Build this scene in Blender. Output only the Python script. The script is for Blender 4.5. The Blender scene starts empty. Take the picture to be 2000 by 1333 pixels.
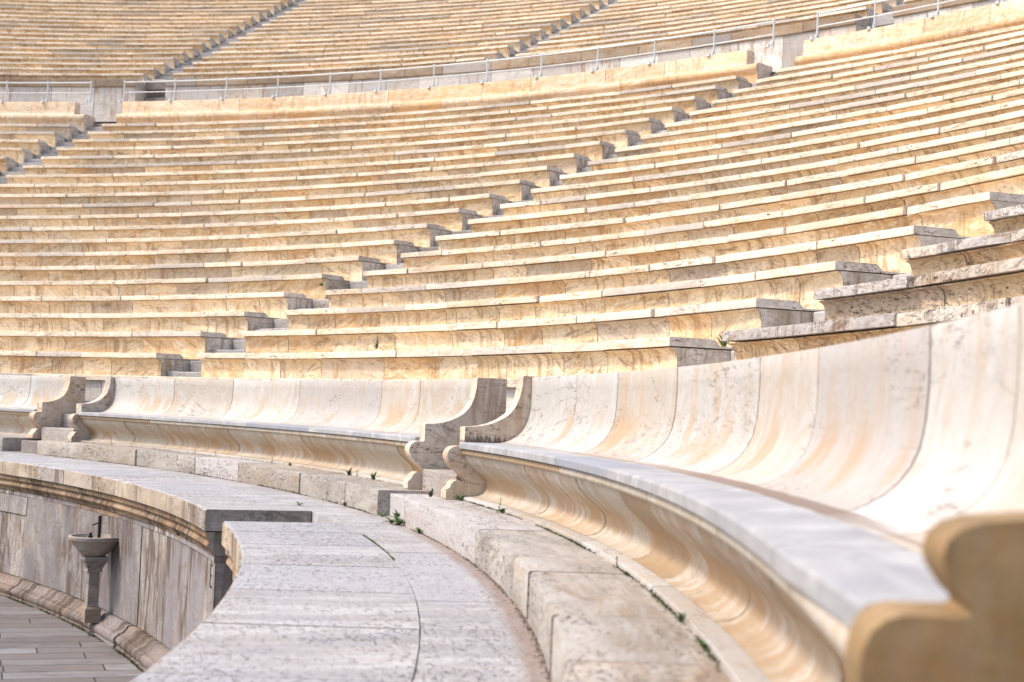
import bpy, math, random
import numpy as np
from math import sin, cos, radians as rad, asin, pi

scene = bpy.context.scene
col = scene.collection

# ------------------------------------------------------------------ camera
CAM = (22.309, 0.0, 0.8043)
YAW, PITCH, ROLL = 1.757, 0.0489, 0.0408
cam_d = bpy.data.cameras.new('camera')
cam = bpy.data.objects.new('camera', cam_d)
col.objects.link(cam)
from mathutils import Matrix, Vector
Fw = Vector((cos(YAW)*cos(PITCH), sin(YAW)*cos(PITCH), sin(PITCH)))
Rt = Vector((sin(YAW), -cos(YAW), 0))
Up = Rt.cross(Fw)
R2 = Rt*cos(ROLL) + Up*sin(ROLL)
U2 = -Rt*sin(ROLL) + Up*cos(ROLL)
m = Matrix((R2, U2, -Fw)).transposed().to_4x4()
m.translation = Vector(CAM)
cam.matrix_world = m
cam_d.sensor_width = 36
cam_d.lens = 2883.4/2000*36
cam_d.clip_start = 0.05
cam_d.clip_end = 2000
cam_d.dof.use_dof = True
cam_d.dof.focus_distance = 13.0
cam_d.dof.aperture_fstop = 3.6
scene.camera = cam

# ------------------------------------------------------------------ world, sun, exposure
SUN_AZ = math.atan2(-0.27, -0.96)
SUN_EL = rad(54)
world = bpy.data.worlds.new('World')
scene.world = world
world.use_nodes = True
wn = world.node_tree.nodes
bg = wn['Background']
sky = wn.new('ShaderNodeTexSky')
sky.sky_type = 'NISHITA'
sky.sun_disc = False
sky.sun_elevation = SUN_EL
sky.sun_rotation = pi/2 - SUN_AZ
sky.dust_density = 3.0
sky.air_density = 1.0
world.node_tree.links.new(sky.outputs[0], bg.inputs[0])
bg.inputs[1].default_value = 0.15
sun_d = bpy.data.lights.new('sun', 'SUN')
sun_d.energy = 1.75
sun_d.angle = rad(8)
sun_d.color = (1.0, 0.93, 0.82)
sun = bpy.data.objects.new('sun', sun_d)
col.objects.link(sun)
sv = Vector((cos(SUN_AZ)*cos(SUN_EL), sin(SUN_AZ)*cos(SUN_EL), sin(SUN_EL)))
sun.rotation_euler = sv.to_track_quat('Z', 'Y').to_euler()
scene.view_settings.view_transform = 'Standard'
scene.view_settings.look = 'None'
scene.view_settings.gamma = 1
scene.view_settings.exposure = 1.1

rng = random.Random(7)

# ------------------------------------------------------------------ object helpers
def tag(o, label=None, cat=None, group=None, kind=None):
    if label: o['label'] = label
    if cat: o['category'] = cat
    if group: o['group'] = group
    if kind: o['kind'] = kind
    return o

def empty(name, loc, label, cat, group=None):
    o = bpy.data.objects.new(name, None)
    o.empty_display_size = 0.2
    o.location = loc
    col.objects.link(o)
    return tag(o, label, cat, group)

def pol(r, t, z=0.0):
    return (r*cos(t), r*sin(t), z)

class MB:
    """collects blocks with texture attributes, then links them as one mesh"""
    def __init__(self):
        self.v = []; self.f = []; self.sm = []
        self.tex = []; self.edg = []; self.blk = []
    def add_v(self, co, tex, edg, blk):
        self.v.append(co); self.tex.append(tex); self.edg.append(edg); self.blk.append(blk)
        return len(self.v)-1
    def block(self, ta, tb, prof, nseg=2, dr=0, dz=0, blk=None, smooth=True, jit=0.0,
              ra=None, rb=None, chip=0.0):
        """one stone: closed (r,z) profile swept from angle ta to tb"""
        n = len(prof)
        rmid = prof[0][0]
        if blk is None: blk = (rng.random(), rng.random(), rng.random(), 1)
        seed = blk[2]*40 + blk[0]*13
        vl = [0.0]
        for i in range(1, n):
            vl.append(vl[-1]+math.hypot(prof[i][0]-prof[i-1][0], prof[i][1]-prof[i-1][1]))
        rows = []
        u0 = 0; u1 = (tb-ta)*rmid
        for s in range(nseg+1):
            t = ta+(tb-ta)*s/nseg
            u = u1*s/nseg
            row = []
            je = rng.uniform(-jit, jit); jz = rng.uniform(-jit, jit)*0.5
            if chip and s in (0, nseg): je += rng.random()**3*chip
            for i, (r, z) in enumerate(prof):
                k = 1.0 if i < 4 else 0.0
                row.append(self.add_v(pol(r+dr+je*k, t, z+dz+jz*k), (u, vl[i], seed), (u, u1-u, 0.0), blk))
            rows.append(row)
        for s in range(nseg):
            a, b = rows[s], rows[s+1]
            for i in range(n):
                j = (i+1) % n
                # outward orientation for profiles listed front-bottom -> top -> back
                self.f.append((a[i], a[j], b[j], b[i])); self.sm.append(smooth)
        for s, flip in ((0, False), (nseg, True)):
            t = ta if s == 0 else tb
            base = [self.v[rows[s][i]] for i in range(n)]
            idx = [self.add_v(base[i], (prof[i][0]*1.0, prof[i][1], seed+5), (1, 1, 1.0), blk) for i in range(n)]
            if not flip: idx = idx[::-1]
            self.f.append(tuple(idx)); self.sm.append(False)
    def poly(self, verts, faces, blk=None, smooth=False, texs=1.0):
        if blk is None: blk = (rng.random(), rng.random(), rng.random(), 1)
        o = len(self.v)
        for c in verts:
            self.add_v(tuple(c), (c[0]*texs+c[1]*0.3, c[2]*texs+c[1]*.1, blk[2]*40+c[1]), (1, 1, 1), blk)
        for f in faces:
            self.f.append(tuple(i+o for i in f)); self.sm.append(smooth)
    def tube(self, pts, rad_, n=10, cap=True, blk=None):
        pts = [Vector(p) for p in pts]
        vs = []; fs = []
        for i, p in enumerate(pts):
            d = (pts[min(i+1, len(pts)-1)]-pts[max(i-1, 0)]).normalized()
            a = d.cross(Vector((0, 0, 1)))
            if a.length < 1e-3: a = d.cross(Vector((1, 0, 0)))
            a.normalize(); b = d.cross(a)
            r = rad_[i] if isinstance(rad_, (list, tuple)) else rad_
            for k in range(n):
                w = 2*pi*k/n
                vs.append(p+a*(r*cos(w))+b*(r*sin(w)))
        for i in range(len(pts)-1):
            for k in range(n):
                k2 = (k+1) % n
                fs.append((i*n+k, i*n+k2, (i+1)*n+k2, (i+1)*n+k))
        if cap:
            fs.append(tuple(range(n))); fs.append(tuple(range((len(pts)-1)*n, len(pts)*n))[::-1])
        self.poly(vs, fs, blk, smooth=True)
    def lathe(self, c, prof, n=32, blk=None, sq=None):
        vs = []; fs = []
        for (r, z) in prof:
            for k in range(n):
                w = 2*pi*k/n+(sq or 0)
                vs.append((c[0]+r*cos(w), c[1]+r*sin(w), c[2]+z))
        for i in range(len(prof)-1):
            for k in range(n):
                k2 = (k+1) % n
                fs.append((i*n+k, i*n+k2, (i+1)*n+k2, (i+1)*n+k))
        fs.append(tuple(range(n))[::-1]); fs.append(tuple(range((len(prof)-1)*n, len(prof)*n)))
        self.poly(vs, fs, blk, smooth=True)
    def box(self, c, sx, sy, sz, rz=0.0, blk=None):
        vs = []
        for z in (0, sz):
            for x, y in ((-1, -1), (1, -1), (1, 1), (-1, 1)):
                X = x*sx/2; Y = y*sy/2
                vs.append((c[0]+X*cos(rz)-Y*sin(rz), c[1]+X*sin(rz)+Y*cos(rz), c[2]+z))
        self.poly(vs, [(3, 2, 1, 0), (4, 5, 6, 7), (0, 1, 5, 4), (1, 2, 6, 5), (2, 3, 7, 6), (3, 0, 4, 7)], blk)
    def build(self, name, mat, parent=None, sharp=32):
        me = bpy.data.meshes.new(name)
        me.from_pydata(self.v, [], self.f)
        for nm, data, k in (('tex', self.tex, 3), ('edg', self.edg, 3), ('blk', self.blk, 4)):
            if k == 3:
                at = me.attributes.new(nm, 'FLOAT_VECTOR', 'POINT')
                at.data.foreach_set('vector', np.array(data, dtype=np.float32).ravel())
            else:
                at = me.attributes.new(nm, 'FLOAT_COLOR', 'POINT')
                at.data.foreach_set('color', np.array(data, dtype=np.float32).ravel())
        me.polygons.foreach_set('use_smooth', np.array(self.sm, dtype=bool))
        me.set_sharp_from_angle(angle=rad(sharp))
        me.materials.append(mat)
        me.update()
        o = bpy.data.objects.new(name, me)
        col.objects.link(o)
        if parent:
            o.parent = parent
            pl = Vector((0, 0, 0)); q = parent
            while q is not None:
                pl += Vector(q.location); q = q.parent
            o.matrix_parent_inverse = Matrix.Identity(4)
            o.location = -pl
        return o

def edges(ta, tb, r, lo, hi):
    """angles of stone joints between two ends"""
    out = [ta]; t = ta
    while True:
        L = rng.uniform(lo, hi)/r
        if t+L*1.5 > tb: break
        t += L; out.append(t)
    out.append(tb)
    return out

def ring(mb, ta, tb, prof, lo=0.9, hi=1.9, nseg=2, gap=0.0015, jr=0.004, jz=0.003, jit=0.0, cuts=None, chip=0.0,
         tones=None):
    r = prof[0][0]
    e = cuts if cuts else edges(ta, tb, r, lo, hi)
    g = gap/r/2
    for i in range(len(e)-1):
        a = e[i]+(g if i else 0); b = e[i+1]-(g if i < len(e)-2 else 0)
        blk = tones[i] if tones else None
        mb.block(a, b, prof, nseg, dr=rng.uniform(-jr, jr), dz=rng.uniform(-jz, jz), blk=blk, jit=jit, chip=chip)

# ------------------------------------------------------------------ materials
class NT:
    def __init__(self, name):
        self.m = bpy.data.materials.new(name); self.m.use_nodes = True
        self.t = self.m.node_tree; self.n = self.t.nodes; self.l = self.t.links
        self.p = self.n['Principled BSDF']
    def new(self, typ, **kw):
        nd = self.n.new(typ)
        for k, v in kw.items():
            if k[0] == 'i' and k[1:].isdigit(): nd.inputs[int(k[1:])].default_value = v
            else: setattr(nd, k, v)
        return nd
    def link(self, a, b): self.l.new(a, b)
    def attr(self, name, out='Vector'):
        return self.new('ShaderNodeAttribute', attribute_name=name).outputs[out]
    def math(self, op, a, b=None, c=None, clamp=False):
        nd = self.new('ShaderNodeMath', operation=op, use_clamp=clamp)
        for i, x in enumerate((a, b, c)):
            if x is None: continue
            if isinstance(x, (int, float)): nd.inputs[i].default_value = x
            else: self.link(x, nd.inputs[i])
        return nd.outputs[0]
    def vmath(self, op, a, b=None):
        nd = self.new('ShaderNodeVectorMath', operation=op)
        for i, x in enumerate((a, b)):
            if x is None: continue
            if isinstance(x, (tuple, list)): nd.inputs[i].default_value = x
            else: self.link(x, nd.inputs[i])
        return nd.outputs['Value'] if op in ('LENGTH', 'DOT_PRODUCT') else nd.outputs[0]
    def noise(self, vec, scale=1.0, detail=4, rough=0.6, dist=0.0):
        nd = self.new('ShaderNodeTexNoise')
        self.link(vec, nd.inputs['Vector'])
        nd.inputs['Scale'].default_value = scale; nd.inputs['Detail'].default_value = detail
        nd.inputs['Roughness'].default_value = rough; nd.inputs['Distortion'].default_value = dist
        return nd.outputs[0]
    def ramp(self, x, lo, hi, a=0.0, b=1.0, smooth=True):
        nd = self.new('ShaderNodeMapRange', interpolation_type='SMOOTHSTEP' if smooth else 'LINEAR')
        self.link(x, nd.inputs[0])
        for i, v in enumerate((lo, hi, a, b)): nd.inputs[i+1].default_value = v
        return nd.outputs[0]
    def mix(self, f, a, b, mode='MIX'):
        nd = self.new('ShaderNodeMix', data_type='RGBA', blend_type=mode)
        if isinstance(f, (int, float)): nd.inputs[0].default_value = f
        else: self.link(f, nd.inputs[0])
        for i, x in ((6, a), (7, b)):
            if isinstance(x, tuple): nd.inputs[i].default_value = (x[0], x[1], x[2], 1)
            else: self.link(x, nd.inputs[i])
        return nd.outputs[2]
    def sep(self, v):
        nd = self.new('ShaderNodeSeparateXYZ'); self.link(v, nd.inputs[0]); return nd.outputs
    def comb(self, x, y, z):
        nd = self.new('ShaderNodeCombineXYZ')
        for i, a in enumerate((x, y, z)):
            if isinstance(a, (int, float)): nd.inputs[i].default_value = a
            else: self.link(a, nd.inputs[i])
        return nd.outputs[0]

def stone(name, light, mid, warm, grey=(0.40, 0.38, 0.37), tone=0.22, greyp=0.86, vein=0.5, streak=0.5, streak_dir='u',
          spots=0.5, joint=0.004, jointc=(0.10, 0.06, 0.035), drip=0.0, dripc=(0.30, 0.16, 0.07), rough=0.72, bump=0.35,
          warmth=0.5, extra=None, capgrey=0.0, mott=0.7, capc=((0.56, 0.47, 0.38), (0.86, 0.75, 0.63)), finesc=None, pitsc=(14.0, 38.0, 1.0), blsc=None, wvar=0.24, pc_sc=1.4, anis=None, dark=0.0, cracks=0.0, dripr=(0.46, 0.66), rot=0.7, pits=0.0, grain=1.0):
    s = NT(name)
    tex = s.attr('tex'); edg = s.sep(s.attr('edg')); blk = s.new('ShaderNodeAttribute', attribute_name='blk')
    bs = s.new('ShaderNodeSeparateColor'); s.link(blk.outputs['Color'], bs.inputs[0])
    r1, r2, r3 = bs.outputs[0], bs.outputs[1], bs.outputs[2]
    # grain direction differs from stone to stone
    ang = s.math('MULTIPLY_ADD', r2, 2*rot, -rot)
    vr = s.new('ShaderNodeVectorRotate', rotation_type='Z_AXIS'); s.link(tex, vr.inputs[0]); s.link(ang, vr.inputs['Angle'])
    rv = vr.outputs[0]
    if streak_dir == 'u': aniso = (1.2, 7.0, 1.0); fine = (5.0, 55.0, 1.0); bl = (1.0, 2.6, 1.0)
    else: aniso = (8.0, 1.0, 1.0); fine = (60.0, 3.0, 1.0); bl = (3.2, 0.7, 1.0)
    if blsc: bl = blsc
    if finesc: fine = finesc
    if anis: aniso = anis
    blotch = s.noise(s.vmath('MULTIPLY', rv, bl), 1.4, 4, 0.6, 0.6)
    c = s.mix(s.ramp(blotch, 0.33, 0.68), mid, light)
    warmn = s.noise(s.vmath('MULTIPLY', rv, (1.1*bl[0], 1.5*bl[1], 1.0)), 1.9, 5, 0.65, 1.2)
    w_amt = s.ramp(s.math('ADD', warmn, s.math('MULTIPLY_ADD', r3, wvar, -wvar*0.5)), 0.48, 0.72, 0.0, warmth)
    c = s.mix(w_amt, c, warm)
    # grey stones
    gsel = s.ramp(r1, greyp-0.05, greyp+0.03, 0.0, 0.75)
    c = s.mix(gsel, c, grey)
    if dark > 0:
        g1 = s.noise(s.vmath('MULTIPLY', rv, (1.6, 7.0, 1.0)), 1.5, 7, 0.72, 1.0)
        c = s.mix(s.ramp(g1, 0.53, 0.65, 0.0, dark), c, (0.19, 0.115, 0.06))
    # veins / lineation
    va = s.noise(s.vmath('MULTIPLY', rv, aniso), 1.3, 6, 0.62, 1.5)
    vm = s.math('ABSOLUTE', s.math('SUBTRACT', va, 0.5))
    vmask = s.math('MULTIPLY', s.ramp(vm, 0.0, 0.055, 1.0, 0.0), s.ramp(blotch, 0.42, 0.62, 0.15, 1.0))
    c = s.mix(s.math('MULTIPLY', vmask, vein), c, s.mix(0.5, grey, warm), 'MIX')
    fi = s.noise(s.vmath('MULTIPLY', rv, fine), 1.0, 4, 0.65, 0.4)
    c = s.mix(s.ramp(fi, 0.36, 0.60, streak, 0.0), c, s.mix(0.45, mid, grey), 'MIX')
    # end faces of the stones: cleaner tone, with light and shade put into it
    if capgrey > 0:
        cg = s.mix(s.ramp(s.noise(tex, 7.0, 5, 0.7, 0.6), 0.35, 0.7), capc[0], capc[1])
        c = s.mix(s.math('MULTIPLY', edg[2], capgrey), c, cg)
    mo = s.noise(s.vmath('MULTIPLY', tex, (16.0, 34.0, 1.0)), 1.0, 6, 0.75, 0.3)
    # tone per stone
    tn = s.math('ADD', s.math('MULTIPLY_ADD', r2, -tone, 1.0+tone*0.25), s.math('MULTIPLY_ADD', mo, mott, -mott*0.5))
    tc = s.new('ShaderNodeCombineColor'); [s.link(tn, tc.inputs[i]) for i in range(3)]
    c = s.mix(1.0, c, tc.outputs[0], 'MULTIPLY')
    tx = s.sep(tex)
    if drip > 0:
        dn = s.noise(s.vmath('MULTIPLY', tex, (6.0, 0.8, 1.0)), 1.0, 5, 0.72, 1.4)
        dl = s.noise(tex, 0.9, 2, 0.5)
        c = s.mix(s.math('MULTIPLY', s.ramp(dn, dripr[0], dripr[1], 0.0, drip), s.ramp(dl, 0.38, 0.56)), c, dripc)
    # weathering spots: clusters of dark lichen
    if spots > 0:
        sn = s.noise(s.vmath('MULTIPLY', tex, (7.0, 24.0, 1.0)), 2.0, 5, 0.75, 0.7)
        sc = s.noise(s.vmath('MULTIPLY', tex, (0.7, 3.0, 1.0)), 1.0, 3, 0.6)
        sm = s.math('MULTIPLY', s.ramp(sn, 0.545, 0.60), s.ramp(sc, 0.48, 0.58), clamp=True)
        c = s.mix(s.math('MULTIPLY', sm, spots), c, (0.07, 0.045, 0.03))
    if pits > 0:
        pn = s.noise(s.vmath('MULTIPLY', rv, pitsc), 1.0, 3, 0.65, 1.0)
        pc = s.noise(s.new('ShaderNodeNewGeometry').outputs['Position'], pc_sc, 5, 0.65)
        pm = s.math('MULTIPLY', s.ramp(pn, 0.555, 0.62), s.ramp(pc, 0.40, 0.60, 0.25, 1.0), clamp=True)
        c = s.mix(s.math('MULTIPLY', pm, pits), c, (0.10, 0.085, 0.08))
    else: pm = None
    if cracks > 0:
        cn = s.noise(s.vmath('MULTIPLY', tex, (1.1, 3.2, 1.0)), 1.0, 9, 0.62, 0.8)
        cm2 = s.noise(s.vmath('ADD', s.vmath('MULTIPLY', tex, (0.8, 1.2, 1.0)), (3.3, 1.7, 0.4)), 1.0, 2, 0.5)
        ck = s.math('MULTIPLY', s.ramp(s.math('ABSOLUTE', s.math('SUBTRACT', cn, 0.5)), 0.0025, 0.006, 1.0, 0.0), s.ramp(cm2, 0.52, 0.58))
        c = s.mix(s.math('MULTIPLY', ck, cracks), c, (0.09, 0.055, 0.035))
    # joints
    jd = s.math('MINIMUM', edg[0], edg[1])
    jn = s.noise(s.vmath('MULTIPLY', tex, (3.0, 14.0, 1.0)), 2.0, 3, 0.6)
    jm = s.math('LESS_THAN', jd, s.math('MULTIPLY', jn, joint*2.0))
    jm = s.math('MULTIPLY', jm, s.ramp(jn, 0.36, 0.52, 0.35, 0.95))
    c = s.mix(jm, c, jointc)
    if extra: c = extra(s, c, rv, tex)
    s.link(c, s.p.inputs['Base Color'])
    s.p.inputs['Roughness'].default_value = rough
    s.p.inputs['Specular IOR Level'].default_value = 0.25
    if bump > 0:
        h1 = s.noise(s.vmath('MULTIPLY', rv, (14.0, 30.0, 4.0)), 1.0*grain, 6, 0.7)
        h = s.math('ADD', s.math('MULTIPLY', fi, 0.5), h1)
        h = s.math('SUBTRACT', h, s.math('MULTIPLY', jm, 1.2))
        if pm is not None: h = s.math('SUBTRACT', h, s.math('MULTIPLY', pm, 1.0))
        b = s.new('ShaderNodeBump'); b.inputs['Strength'].default_value = bump; b.inputs['Distance'].default_value = 0.006
        s.link(h, b.inputs['Height']); s.link(b.outputs[0], s.p.inputs['Normal'])
    return s.m

def plain(name, colr, rough=0.6, metal=0.0, var=0.12, sc=12.0):
    s = NT(name)
    co = s.new('ShaderNodeTexCoord').outputs['Object']
    nz = s.noise(co, sc, 4, 0.65)
    c = s.mix(s.ramp(nz, 0.35, 0.65, 0.0, 1.0), tuple(x*(1-var*2) for x in colr), colr)
    s.link(c, s.p.inputs['Base Color'])
    s.p.inputs['Roughness'].default_value = rough; s.p.inputs['Metallic'].default_value = metal
    return s.m

def bench_extra(s, c, rv, tex):
    """rain-water stain left along the crease of the seat and faint ochre runs"""
    pos = s.new('ShaderNodeTexCoord').outputs['Object']
    geo = s.new('ShaderNodeNewGeometry').outputs['Position']
    g = s.sep(geo)
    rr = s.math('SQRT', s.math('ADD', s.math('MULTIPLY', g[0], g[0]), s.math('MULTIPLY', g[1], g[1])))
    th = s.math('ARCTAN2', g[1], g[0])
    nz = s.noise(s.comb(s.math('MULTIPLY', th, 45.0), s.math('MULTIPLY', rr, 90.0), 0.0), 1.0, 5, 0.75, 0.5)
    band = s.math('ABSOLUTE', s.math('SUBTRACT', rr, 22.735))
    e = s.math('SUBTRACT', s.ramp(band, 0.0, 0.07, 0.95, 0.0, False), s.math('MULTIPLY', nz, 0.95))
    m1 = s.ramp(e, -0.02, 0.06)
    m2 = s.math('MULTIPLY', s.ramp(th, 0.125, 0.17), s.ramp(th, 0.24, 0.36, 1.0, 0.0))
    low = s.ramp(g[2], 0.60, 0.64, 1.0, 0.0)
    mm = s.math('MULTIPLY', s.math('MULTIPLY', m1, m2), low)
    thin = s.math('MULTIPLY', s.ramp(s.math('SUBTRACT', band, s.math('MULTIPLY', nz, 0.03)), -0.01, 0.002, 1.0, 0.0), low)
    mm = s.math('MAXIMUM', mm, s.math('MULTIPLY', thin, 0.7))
    n3 = s.noise(s.vmath('MULTIPLY', tex, (1.3, 0.6, 1.0)), 1.0, 3, 0.6, 0.5)
    n4 = s.noise(s.vmath('MULTIPLY', tex, (8.0, 4.0, 1.0)), 1.0, 6, 0.72, 1.2)
    zz = s.math('ADD', g[2], s.math('MULTIPLY_ADD', n4, 0.30, -0.15))
    och = s.math('MULTIPLY', s.math('MULTIPLY', s.ramp(zz, 0.60, 0.66), s.ramp(zz, 0.72, 0.92, 1.0, 0.0)), s.ramp(n3, 0.50, 0.60))
    c = s.mix(s.math('MULTIPLY', och, 0.65), c, (0.36, 0.235, 0.125))
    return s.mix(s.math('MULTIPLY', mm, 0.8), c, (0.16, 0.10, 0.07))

def panel_extra(s, c, rv, tex):
    """black lichen creeping up from the seat on the arm of the end panels"""
    g = s.sep(s.new('ShaderNodeNewGeometry').outputs['Position'])
    th = s.math('ARCTAN2', g[1], g[0])
    rr = s.math('SQRT', s.math('ADD', s.math('MULTIPLY', g[0], g[0]), s.math('MULTIPLY', g[1], g[1])))
    n = s.noise(s.comb(s.math('MULTIPLY', rr, 60.0), s.math('MULTIPLY', g[2], 9.0), s.math('MULTIPLY', th, 5.0)), 1.0, 5, 0.75, 0.4)
    h = s.math('SUBTRACT', g[2], s.math('MULTIPLY_ADD', n, 0.26, -0.09))
    m = s.math('MULTIPLY', s.ramp(h, 0.56, 0.61, 1.0, 0.0), s.math('MULTIPLY', s.ramp(g[2], 0.588, 0.592), s.ramp(th, 0.474, 0.478, 1.0, 0.0)))
    return s.mix(s.math('MULTIPLY', m, 0.85), c, (0.05, 0.035, 0.03))

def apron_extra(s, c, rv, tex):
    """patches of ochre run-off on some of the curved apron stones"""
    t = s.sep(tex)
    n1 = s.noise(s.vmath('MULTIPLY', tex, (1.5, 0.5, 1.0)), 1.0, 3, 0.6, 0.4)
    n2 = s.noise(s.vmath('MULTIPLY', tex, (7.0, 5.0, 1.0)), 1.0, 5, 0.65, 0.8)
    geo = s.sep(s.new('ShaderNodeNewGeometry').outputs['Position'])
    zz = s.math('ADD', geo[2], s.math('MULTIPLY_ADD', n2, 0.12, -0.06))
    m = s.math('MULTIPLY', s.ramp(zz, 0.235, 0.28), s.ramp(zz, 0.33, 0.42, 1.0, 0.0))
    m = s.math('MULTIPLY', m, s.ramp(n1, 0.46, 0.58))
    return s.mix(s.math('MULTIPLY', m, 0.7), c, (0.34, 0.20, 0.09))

def path_extra(s, c, rv, tex):
    """damp dirt where the walkway meets the foot of the stone step"""
    geo = s.new('ShaderNodeNewGeometry').outputs['Position']
    g = s.sep(geo)
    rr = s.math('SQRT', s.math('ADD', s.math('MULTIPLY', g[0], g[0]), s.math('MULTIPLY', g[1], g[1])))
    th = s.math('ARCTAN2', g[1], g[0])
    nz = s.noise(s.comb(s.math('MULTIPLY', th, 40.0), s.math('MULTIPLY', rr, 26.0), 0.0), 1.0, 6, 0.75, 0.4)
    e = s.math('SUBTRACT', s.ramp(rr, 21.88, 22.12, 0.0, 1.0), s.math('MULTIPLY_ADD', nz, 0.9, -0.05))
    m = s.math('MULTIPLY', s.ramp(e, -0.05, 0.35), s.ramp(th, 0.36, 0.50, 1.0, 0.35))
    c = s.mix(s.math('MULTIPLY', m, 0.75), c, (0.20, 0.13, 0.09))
    n2 = s.noise(s.comb(s.math('MULTIPLY', th, 60.0), s.math('MULTIPLY', rr, 50.0), 3.0), 1.0, 4, 0.7)
    st = s.math('MULTIPLY', s.ramp(rr, 21.66, 21.70), s.ramp(n2, 0.40, 0.62, 0.0, 0.35))
    return s.mix(st, c, (0.27, 0.24, 0.23))

def step_extra(s, c, rv, tex):
    geo = s.new('ShaderNodeNewGeometry').outputs['Position']
    g = s.sep(geo)
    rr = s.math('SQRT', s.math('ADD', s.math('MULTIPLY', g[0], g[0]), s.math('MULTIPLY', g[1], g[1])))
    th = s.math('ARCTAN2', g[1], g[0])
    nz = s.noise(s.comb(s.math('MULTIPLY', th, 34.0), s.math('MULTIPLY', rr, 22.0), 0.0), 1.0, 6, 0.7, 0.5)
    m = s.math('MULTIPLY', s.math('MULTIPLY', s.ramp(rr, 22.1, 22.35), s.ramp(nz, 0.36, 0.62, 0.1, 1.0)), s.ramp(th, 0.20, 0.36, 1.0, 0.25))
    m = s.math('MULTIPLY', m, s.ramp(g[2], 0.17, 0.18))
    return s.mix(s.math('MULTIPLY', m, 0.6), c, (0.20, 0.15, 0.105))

M = {}
M['slab'] = stone('weathered_seat_marble', (0.82, 0.71, 0.57), (0.66, 0.53, 0.38), (0.60, 0.39, 0.20), grey=(0.40, 0.37, 0.35),
                  tone=0.26, greyp=0.86, vein=0.5, streak=0.5, spots=0.95, warmth=0.6, rot=0.2, joint=0.006, capgrey=0.85, bump=0.5, cracks=0.8, dark=0.6, anis=(1.6, 5.0, 1.0), mott=0.9, wvar=0.25)
M['slab_worn'] = stone('badly_weathered_seat_marble', (0.74, 0.66, 0.56), (0.56, 0.46, 0.36), (0.54, 0.34, 0.17), grey=(0.36, 0.35, 0.36), tone=0.35, greyp=0.6,
                       vein=0.6, streak=0.6, spots=1.0, warmth=0.5, rot=0.3, joint=0.008, capgrey=0.85, bump=0.9, dark=0.9, cracks=1.0, mott=1.0, pits=0.7, wvar=0.4,
                       drip=0.8, dripc=(0.12, 0.08, 0.05))
M['riser_worn'] = stone('badly_weathered_riser_marble', (0.74, 0.58, 0.38), (0.58, 0.40, 0.21), (0.46, 0.24, 0.08), grey=(0.46, 0.39, 0.32), tone=0.4, greyp=0.8,
                        vein=0.6, streak=0.5, spots=1.0, warmth=0.8, rot=0.6, joint=0.008, capgrey=0.85, bump=1.0, dark=0.9, cracks=1.0, mott=1.1, drip=0.7, pits=0.6,
                        dripc=(0.16, 0.085, 0.03), wvar=0.5)
M['riser'] = stone('weathered_riser_marble', (0.84, 0.71, 0.52), (0.72, 0.54, 0.32), (0.54, 0.30, 0.11), grey=(0.50, 0.42, 0.34),
                   tone=0.26, greyp=0.88, vein=0.55, streak=0.35, spots=0.6, warmth=0.75, rot=0.6, drip=0.7, joint=0.006, capgrey=0.85, bump=0.5, cracks=0.7, dark=0.75, dripc=(0.28, 0.15, 0.055), mott=0.9, wvar=0.3)
M['step'] = stone('stair_marble', (0.44, 0.41, 0.38), (0.28, 0.24, 0.21), (0.30, 0.20, 0.13), tone=0.5, greyp=0.6, vein=0.5, streak=0.5,
                  spots=0.95, warmth=0.5, joint=0.008, mott=1.0, bump=0.6)
M['bench'] = stone('bench_marble', (0.47, 0.455, 0.435), (0.42, 0.39, 0.35), (0.36, 0.25, 0.14), grey=(0.36, 0.33, 0.31), tone=0.18,
                   greyp=0.93, vein=0.6, streak=0.4, streak_dir='v', spots=0.35, warmth=0.45, rot=0.8, joint=0.005, bump=0.3,
                   extra=bench_extra, rough=0.6, drip=0.45, dripc=(0.40, 0.25, 0.13), mott=0.35, cracks=0.8, anis=(5.0, 1.3, 1.0), blsc=(1.6, 1.0, 1.0), wvar=0.4, dark=0.12)
M['seat'] = stone('bench_seat_marble', (0.44, 0.43, 0.42), (0.27, 0.265, 0.27), (0.36, 0.30, 0.24), grey=(0.22, 0.235, 0.28), tone=0.06,
                  greyp=0.9, vein=0.8, streak=0.35, streak_dir='u', spots=0.0, warmth=0.15, rot=1.2, joint=0.003, bump=0.15,
                  extra=bench_extra, rough=0.5, mott=0.3, anis=(1.2, 3.2, 1.0), blsc=(1.4, 4.0, 1.0), dark=0.0)
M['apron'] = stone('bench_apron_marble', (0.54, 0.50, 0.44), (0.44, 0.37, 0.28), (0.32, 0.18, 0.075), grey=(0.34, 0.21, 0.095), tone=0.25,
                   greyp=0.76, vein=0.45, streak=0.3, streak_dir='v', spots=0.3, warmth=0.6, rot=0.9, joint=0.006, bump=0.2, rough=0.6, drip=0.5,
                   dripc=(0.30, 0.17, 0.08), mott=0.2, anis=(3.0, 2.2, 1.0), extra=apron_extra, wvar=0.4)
M['panel'] = stone('bench_end_marble', (0.70, 0.59, 0.47), (0.56, 0.45, 0.34), (0.48, 0.30, 0.15), grey=(0.36, 0.35, 0.34), tone=0.1,
                   greyp=0.95, vein=0.5, streak=0.4, streak_dir='v', spots=0.8, warmth=0.6, rot=0.5, joint=0.0, bump=0.25, drip=0.6, mott=0.3, cracks=0.6, anis=(3.0, 1.6, 1.0), blsc=(2.5, 1.5, 1.0), dark=0.4, extra=panel_extra)
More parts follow.
